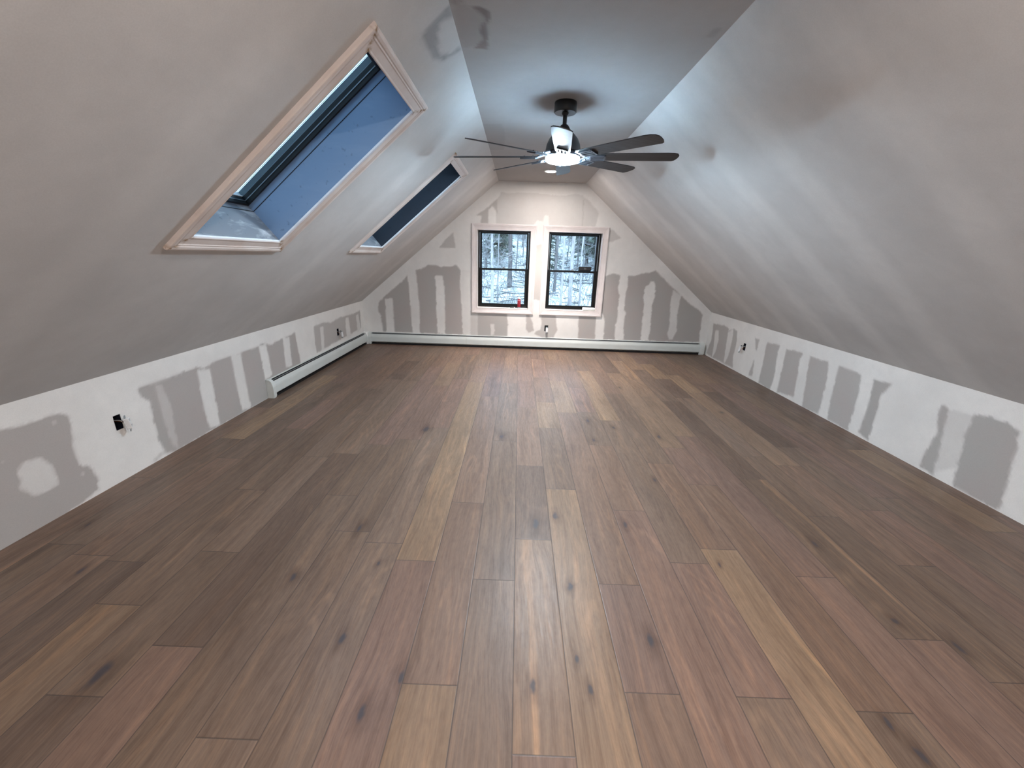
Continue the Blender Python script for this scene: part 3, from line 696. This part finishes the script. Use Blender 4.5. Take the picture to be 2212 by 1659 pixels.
cz = [(0.0015, 0.0), (0.066, 0.0), (0.066, 0.112), (0.063, 0.130), (0.050, 0.170), (0.034, HZ + 0.002), (0.0015, HZ + 0.002)]
vs = [(XL + d, D - 0.069, z) for d, z in cz] + [(XL + d, D - d, z) for d, z in cz] + [(XL + 0.069, D - d, z) for d, z in cz]
n = len(cz); fs = []
for r in range(2):
    for k in range(n): fs.append((r * n + k, r * n + (k + 1) % n, (r + 1) * n + (k + 1) % n, (r + 1) * n + k))
fs += [tuple(range(n)), tuple(range(2 * n, 3 * n))[::-1]]
o = ci.add(vs, fs).build('heater_corner_piece', simple('bright_white_corner', (240, 240, 238), 0.35)); setp(o, 'bright white corner piece joining the two baseboard heaters', 'heater trim')

# ---------------------------------------------------------------- outlets
def outlet(loc, rz, hole, hang, label, tilt=0.0, wires=True):
    """local: x along wall, -y into room, z up; origin = hole centre on wall plane"""
    root = empty('electrical_outlet', loc, (0, 0, rz)); setp(root, label, 'outlet')
    w, h = hole
    bx = MB()
    for (x0, x1, y0, y1, z0, z1) in ((-w / 2 - .002, w / 2 + .002, 0.048, 0.05, -h / 2, h / 2), (-w / 2 - .002, -w / 2, 0, 0.05, -h / 2, h / 2), (w / 2, w / 2 + .002, 0, 0.05, -h / 2, h / 2),
                                     (-w / 2, w / 2, 0, 0.05, -h / 2 - .002, -h / 2), (-w / 2, w / 2, 0, 0.05, h / 2, h / 2 + .002)):
        bx.box(x0, x1, y0, y1, z0, z1)
    bx.build('box', M_BOX, root)
    R = Matrix.Translation(hang) @ Matrix.Rotation(tilt, 4, 'Z') @ Matrix.Rotation(math.radians(-8), 4, 'X')
    rc = MB().box(-0.017, 0.017, -0.016, 0.010, -0.034, 0.034, R)
    r = rc.build('receptacle', M_WHITE, root, bevel=0.003)
    sl_ = MB()
    for zz in (-0.018, 0.018):
        sl_.box(-0.008, -0.006, -0.0168, -0.0155, zz, zz + 0.009, R); sl_.box(0.006, 0.008, -0.0168, -0.0155, zz, zz + 0.008, R); sl_.box(-0.002, 0.002, -0.0168, -0.0155, zz - 0.008, zz - 0.004, R)
    sl_.build('slots', M_BLACKM, r)
    yk = MB().box(-0.011, 0.011, -0.002, 0.000, -0.052, 0.052, R)
    for zz in (-0.048, 0.042): yk.box(-0.018, 0.018, -0.002, 0.0, zz, zz + 0.006, R)
    yk.build('yoke', M_ALU, root)
    if wires:
        mats = [M_BLACKM, M_WHITE, M_COPPER]
        for q in range(3):
            x = (-0.012, 0.0, 0.012)[q]
            p0 = Vector((x, 0.045, 0.02 - q * 0.012)); p3 = R @ Vector((x * 1.3, 0.010, 0.02 - q * 0.02))
            p1 = p0 + Vector((0.0, -0.05, 0.01)); p2 = p3 + Vector((-0.01 + 0.01 * q, -0.004, 0.018))
            pts = [(p0 * (1 - t) ** 3 + p1 * 3 * t * (1 - t) ** 2 + p2 * 3 * t * t * (1 - t) + p3 * t ** 3) for t in [i / 8 for i in range(9)]]
            MB().tube(pts, 0.0018, 6).build('wire', mats[q], root)
    return root
outlet((XL, 2.191, 0.363), PI / 2, (0.042, 0.09), (0.022, -0.032, -0.016), 'unmounted outlet hanging from its box in the left wall, nearest the camera', math.radians(35))
outlet((XL, 5.273, 0.348), PI / 2, (0.052, 0.09), (0.012, -0.040, -0.030), 'unmounted outlet hanging above the heater in the left wall', math.radians(60))
outlet((XR, 5.1535, 0.355), -PI / 2, (0.053, 0.09), (-0.012, -0.040, -0.030), 'unmounted outlet hanging from its box in the right wall', math.radians(-60))
outlet((0.462, D, 0.33), 0, (0.054, 0.09), (0.008, -0.022, -0.024), 'unmounted white outlet hanging from the wall between and below the windows', math.radians(4))

# ---------------------------------------------------------------- things on the window ledges
def spray_can():
    root = empty('can', (0.02, D + 0.032, 0.624)); setp(root, 'small red can with pale cap standing on the left window sill', 'can')
    red = NT('red_can_label'); p = red.obj(); s = red.n('SeparateXYZ'); red.L(p, s.inputs[0])
    band = red.math('MULTIPLY', red.mapr(s.outputs[2], 0.118, 0.121), red.mapr(s.outputs[2], 0.131, 0.128))
    c = red.mix(band, lin((132, 28, 42)), lin((190, 130, 140)))
    c = red.mix(red.mapr(red.noise(p, 60, 2), 0.6, 0.66, 0, 0.35), c, lin((170, 90, 96)))
    red.L(c, red.b.inputs['Base Color']); red.b.inputs['Roughness'].default_value = 0.35
    MB().lathe([(0, 0), (0.027, 0), (0.0285, 0.003), (0.027, 0.007), (0.0265, 0.02), (0.0265, 0.0215), (0, 0.0215)], n=28).build('base', M_ALU, root, smooth=40)
    MB().lathe([(0, 0.0215), (0.0262, 0.0215), (0.0262, 0.136), (0.022, 0.143), (0, 0.143)], n=28).build('body', red.m, root, smooth=40)
    MB().lathe([(0, 0.143), (0.0225, 0.143), (0.0225, 0.160), (0.019, 0.163), (0, 0.163)], n=28).build('cap', simple('pale_cap', (222, 210, 216), 0.4), root, smooth=40)
spray_can()
def knife():
    root = empty('putty_knife', (-0.112, D + 0.03, 0.624)); setp(root, 'black handled tool with pale tip lying on the left sill beside the red can', 'hand tool')
    MB().tube([(-0.005, 0.0, 0.010), (0.03, 0.004, 0.011), (0.058, 0.008, 0.011)], [0.007, 0.009, 0.0085], 10).build('handle', M_BLACKM, root, smooth=60)
    MB().tube([(0.058, 0.008, 0.011), (0.066, 0.009, 0.011)], [0.009, 0.007], 10).build('end_knob', M_WHITE, root, smooth=60)
    MB().prism([(-0.06, -0.012), (-0.06, 0.012), (-0.005, 0.006), (-0.005, -0.006)], lambda a, b_, t: (a, b_, 0.006 + (a + 0.06) * 0.08 + t), 0, 0.0015).build('blade', M_ALU, root)
knife()
def roller():
    root = empty('paint_roller_cover', (1.10, D + 0.022, 0.624), (0, 0, math.radians(-4))); setp(root, 'fluffy white paint roller cover lying on the right window sill', 'roller cover')
    M_ = Matrix.Translation((0, 0, 0.0245)) @ Matrix.Rotation(PI / 2, 4, 'Y')
    pf = [(0.017, -0.095), (0.022, -0.094), (0.0245, -0.085), (0.0245, 0.07), (0.020, 0.090), (0.017, 0.095)]
    MB().lathe(pf, M_, 28).build('nap', simple('white_roller_nap', (236, 240, 236), 0.95, var=0.08, scale=160, bump=0.8), root, smooth=60)
    MB().lathe([(0.0165, -0.0965), (0.0165, 0.0965)], M_, 20).build('core', simple('roller_core', (205, 205, 200), 0.6), root, smooth=60)
roller()
def speaker():
    z0 = ZR + 0.016
    root = empty('portable_speaker', (1.008, D + 0.122, z0)); setp(root, 'small black portable speaker resting on the middle rail of the right window', 'speaker')
    b_ = MB().box(-0.098, 0.098, -0.028, 0.026, 0.001, 0.062)
    o = b_.build('body', simple('black_rubber', (20, 21, 24), 0.55), root, bevel=0.016)
    o.modifiers['bevel'].segments = 4
    gl = MB().box(-0.084, 0.084, -0.0292, -0.0275, 0.012, 0.052).build('grille', simple('black_mesh_grille', (30, 31, 34), 0.7, scale=300, var=0.5), root)
    mk = MB()
    for i in range(3): mk.box(-0.018, 0.018, -0.0305, -0.029, 0.026 + i * 0.008, 0.0285 + i * 0.008)
    mk.build('badge', simple('grey_badge', (130, 132, 138), 0.5), gl)
    pts = [(0.098, 0.0, 0.05), (0.11, 0.004, 0.046), (0.122, 0.008, 0.036), (0.132, 0.012, 0.034), (0.139, 0.014, 0.038)]
    MB().tube(pts, 0.0028, 6).build('cord', M_BLACKM, root, smooth=60)
speaker()
# ---------------------------------------------------------------- woods outside
def gz(x, y):
    t = max(0.0, y - 15.0)
    return -3.3 + 0.105 * t + 0.0009 * t * t + 0.25 * math.sin(x * 0.45 + y * 0.2) + 0.12 * math.sin(x * 1.3 - y * 0.9)
def snow_mat():
    m = NT('snowy_ground'); p = m.obj()
    n = m.noise(m.vmap(p, (0.7, 1.3, 1)), 1.0, 5, 0.65, 0.6); n2 = m.noise(p, 3.5, 4, 0.7)
    c = m.mix(m.mapr(n, 0.52, 0.60, 0, 0.7), lin((238, 228, 222)), lin((130, 126, 128)))
    c = m.mix(m.mapr(n2, 0.60, 0.66, 0, 0.6), c, lin((108, 104, 106)))
    m.L(c, m.b.inputs['Base Color']); m.b.inputs['Roughness'].default_value = 0.9
    return m.m
gx = np.linspace(-30, 34, 90); gy = np.concatenate([np.linspace(6.6, 60, 110), [75, 95]])
V = [(x, y, gz(x, y)) for x in gx for y in gy]
ny = len(gy)
F = [(i * ny + j, (i + 1) * ny + j, (i + 1) * ny + j + 1, i * ny + j + 1) for i in range(len(gx) - 1) for j in range(ny - 1)]
g = MB().add(V, F).build('ground', snow_mat(), smooth=80); setp(g, 'snow covered hillside rising outside the windows', 'ground', kind='structure')

def bark(name, a, b_):
    m = NT(name); p = m.obj()
    n = m.noise(m.vmap(p, (9, 9, 2)), 1.0, 4, 0.6)
    m.L(m.mix(m.mapr(n, 0.35, 0.65), lin(a), lin(b_)), m.b.inputs['Base Color']); m.b.inputs['Roughness'].default_value = 0.9
    return m.m
M_BARK = bark('grey_bark', (89, 83, 82), (126, 119, 118))
M_PALE = bark('pale_bark', (140, 131, 130), (182, 172, 169))
M_DARKB = bark('dark_bark', (78, 71, 69), (112, 103, 102))
M_NEED = bark('hazed_needles', (66, 74, 64), (146, 152, 140))  # paleness is outdoor haze mixed into the needle colour
M_TWIG = bark('hazed_twigs', (115, 110, 110), (167, 160, 157))  # lightened to put the foggy low contrast into the twigs

def branchy(mb, p, d, L, r, depth, rr, twig=None):
    n = 4; pts = [p]; q = Vector(p); dd = Vector(d)
    for i in range(n):
        dd = (dd + Vector((rr.uniform(-.2, .2), rr.uniform(-.2, .2), rr.uniform(-.06, .16)))).normalized()
        q = q + dd * (L / n); pts.append(q.copy())
    mb.tube(pts, [r * (1 - 0.8 * i / n) for i in range(n + 1)], 4, cap=False)
    if depth > 0:
        for i in range(1, n + 1):
            for s in range(2 if depth > 1 else 2):
                a = rr.uniform(0, 2 * PI)
                nd = (dd * 0.6 + Vector((math.cos(a), math.sin(a), rr.uniform(-.1, .5))) * 0.8).normalized()
                branchy(twig or mb, pts[i], nd, L * rr.uniform(.35, .6), r * 0.42, depth - 1, rr, twig)
def bare_tree(seed, h, r, lean, low, nb, mat):
    rr = random.Random(seed)
    root = empty('bare_tree')
    tk = MB(); pts = []; q = Vector((0, 0, -0.4)); 
    for i in range(11):
        pts.append(q.copy()); q = q + Vector((lean * h / 10 + rr.uniform(-.05, .05), rr.uniform(-.05, .05), (h + 0.4) / 10))
    rad = [r * (1.25 if i == 0 else 1) * (1 - 0.75 * i / 10) for i in range(11)]
    tk.tube(pts, rad, 9)
    tk.build('trunk', mat, root, smooth=60)
    br = MB()
    for i in range(nb):
        t = low + (1 - low) * (i + rr.random()) / nb
        k = min(9, int(t * 10)); p = pts[k].lerp(pts[k + 1], t * 10 - k)
        a = rr.uniform(0, 2 * PI)
        branchy(br, p, Vector((math.cos(a), math.sin(a), rr.uniform(-.05, .5))).normalized(), h * rr.uniform(.08, .15) * (1.25 - t), r * 0.28 * (1.2 - t), 2, rr)
    br.build('branches', M_TWIG if mat is not M_DARKB else M_BARK, root)
    return root
def conifer(seed, h, rbase):
    rr = random.Random(seed)
    root = empty('evergreen_tree')
    MB().tube([(0, 0, -0.4), (0, 0, h * 0.5), (0, 0, h)], [0.16, 0.09, 0.015], 8).build('trunk', M_DARKB, root, smooth=60)
    fo = MB()
    z = 1.0
    while z < h * 0.98:
        R = rbase * (1 - z / h) ** 0.8 + 0.15
        nbr = rr.randint(6, 8)
        for i in range(nbr):
            a = rr.uniform(0, 2 * PI); L = R * rr.uniform(.7, 1.1)
            d = Vector((math.cos(a), math.sin(a), 0)); sd = Vector((-math.sin(a), math.cos(a), 0))
            droop = rr.uniform(.1, .35)
            n = 6
            for j in range(1, n + 1):
                t = j / n; c = d * (L * t) + Vector((0, 0, z - droop * L * t * t))
                for s in (-1, 1):
                    l2 = L * 0.32 * (1.15 - t * 0.8)
                    e = c + (sd * s * l2 + d * l2 * 0.5) + Vector((0, 0, -rr.uniform(0, .5) * l2))
                    w = 0.05 + 0.05 * rr.random()
                    up = Vector((0, 0, w)); fw = d * w
                    fo.add([c - fw, c + fw, e + fw * .3, e - fw * .3], [(0, 1, 2, 3)])
                    fo.add([c - up, c + up, e + up * .3, e - up * .3], [(0, 1, 2, 3)])
            fo.tube([Vector((0, 0, z)), d * L + Vector((0, 0, z - droop * L))], [0.02, 0.004], 3, cap=False)
        z += rr.uniform(.22, .36)
    fo.build('foliage', M_NEED, root)
    return root
def copytree(root):
    r = root.copy(); COL.objects.link(r)
    for ch in list(root.children):
        c = ch.copy(); COL.objects.link(c); c.parent = r
    return r
def place(root, x, y, rz=0, s=1.0, dz=0):
    root.location = (x, y, gz(x, y) + dz); root.rotation_euler = (0, 0, rz); root.scale = (s, s, s)
    return root
# the trees one can single out
def at(px, dist):   # x position where the sight line through far-wall x = px meets distance dist
    return px / D * dist
t1 = bare_tree(3, 11, 0.10, 0.0, 0.25, 26, M_PALE); place(t1, at(-0.385, 22), 22); setp(t1, 'pale trunk with many side twigs seen through the left window', 'tree')
t2 = bare_tree(5, 13, 0.085, -0.012, 0.45, 14, M_PALE); place(t2, at(0.66, 25), 25); setp(t2, 'slim pale trunk seen through the left part of the right window', 'tree')
t3 = bare_tree(8, 14, 0.14, 0.012, 0.45, 16, M_PALE); place(t3, at(0.80, 26), 26); setp(t3, 'thickest pale trunk seen through the middle of the right window', 'tree')
t4 = bare_tree(9, 12, 0.07, -0.006, 0.4, 16, M_PALE); place(t4, at(0.95, 27), 27); setp(t4, 'thin pale trunk seen through the right window, right of the thickest one', 'tree')
t5 = bare_tree(13, 11, 0.20, 0.0, 0.5, 10, M_DARKB); place(t5, at(-0.13, 33), 33); setp(t5, 'darker broad trunk low in the middle of the left window', 'tree')
rr = random.Random(21)
protoA = [bare_tree(31, 11, 0.11, 0.01, 0.12, 26, M_BARK), bare_tree(32, 12, 0.09, -0.02, 0.2, 24, M_BARK), bare_tree(33, 9, 0.06, 0.02, 0.1, 26, M_TWIG)]
protoB = [conifer(41, 11, 1.9), conifer(42, 9, 1.6)]
G1 = 'bare trees in the snowy woods'; G2 = 'evergreens in the snowy woods'
spots = [(t.location.x, t.location.y) for t in (t1, t2, t3, t4, t5)]
def spot(ya, yb, sep):
    for _ in range(400):
        y = rr.uniform(ya, yb); x = rr.uniform(-0.17, 0.30) * y + rr.uniform(-4, 4)
        if all((x - a) ** 2 + (y - b_) ** 2 > sep * sep for a, b_ in spots): break
    spots.append((x, y)); return x, y
for i in range(60):
    x, y = spot(27, 60, 2.5)
    p = protoA[i % 3]
    o = p if i < 3 else copytree(p)
    place(o, x, y, rr.uniform(0, 6.28), rr.uniform(.8, 1.2)); setp(o, 'bare grey tree standing in the snowy woods outside', 'tree', G1)
for i in range(50):
    x, y = spot(32, 70, 3.3)
    p = protoB[i % 2]
    o = p if i < 2 else copytree(p)
    place(o, x, y, rr.uniform(0, 6.28), rr.uniform(.8, 1.25)); setp(o, 'haze-toned evergreen tree standing deep in the snowy woods', 'tree', G2)
# undergrowth: nobody could count it
ug = MB()
for i in range(2000):
    y = rr.uniform(23, 50); x = rr.uniform(-0.17, 0.30) * y + rr.uniform(-2, 2); z = gz(x, y)
    if rr.random() < 0.85:
        L = rr.uniform(.3, 1.6); a = rr.uniform(0, 2 * PI); w = rr.uniform(.2, 1.0)
        p0 = Vector((x, y, z - 0.05)); p1 = p0 + Vector((math.cos(a) * L * w * .5, math.sin(a) * L * w * .5, L * .6)); p2 = p1 + Vector((math.cos(a) * L * w * .6, math.sin(a) * L * w * .6, L * .3 - w * .2))
        ug.tube([p0, p1, p2], [0.018, 0.012, 0.004], 3, cap=False)
    else:
        L = rr.uniform(.5, 2.4); a = rr.uniform(-.5, .5) + (PI if rr.random() < .5 else 0); r_ = rr.uniform(.015, .045)
        p0 = Vector((x, y, z + 0.03)); p1 = Vector((x + math.cos(a) * L, y + math.sin(a) * L, 0)); p1.z = gz(p1.x, p1.y) + rr.uniform(.0, .4)
        ug.tube([p0, p0.lerp(p1, .5) + Vector((0, 0, rr.uniform(-.05, .12))), p1], [r_, r_ * .8, r_ * .4], 4)
u = ug.build('undergrowth', M_BARK); setp(u, 'tangle of fallen branches and twigs on the snowy slope', 'undergrowth', kind='stuff')
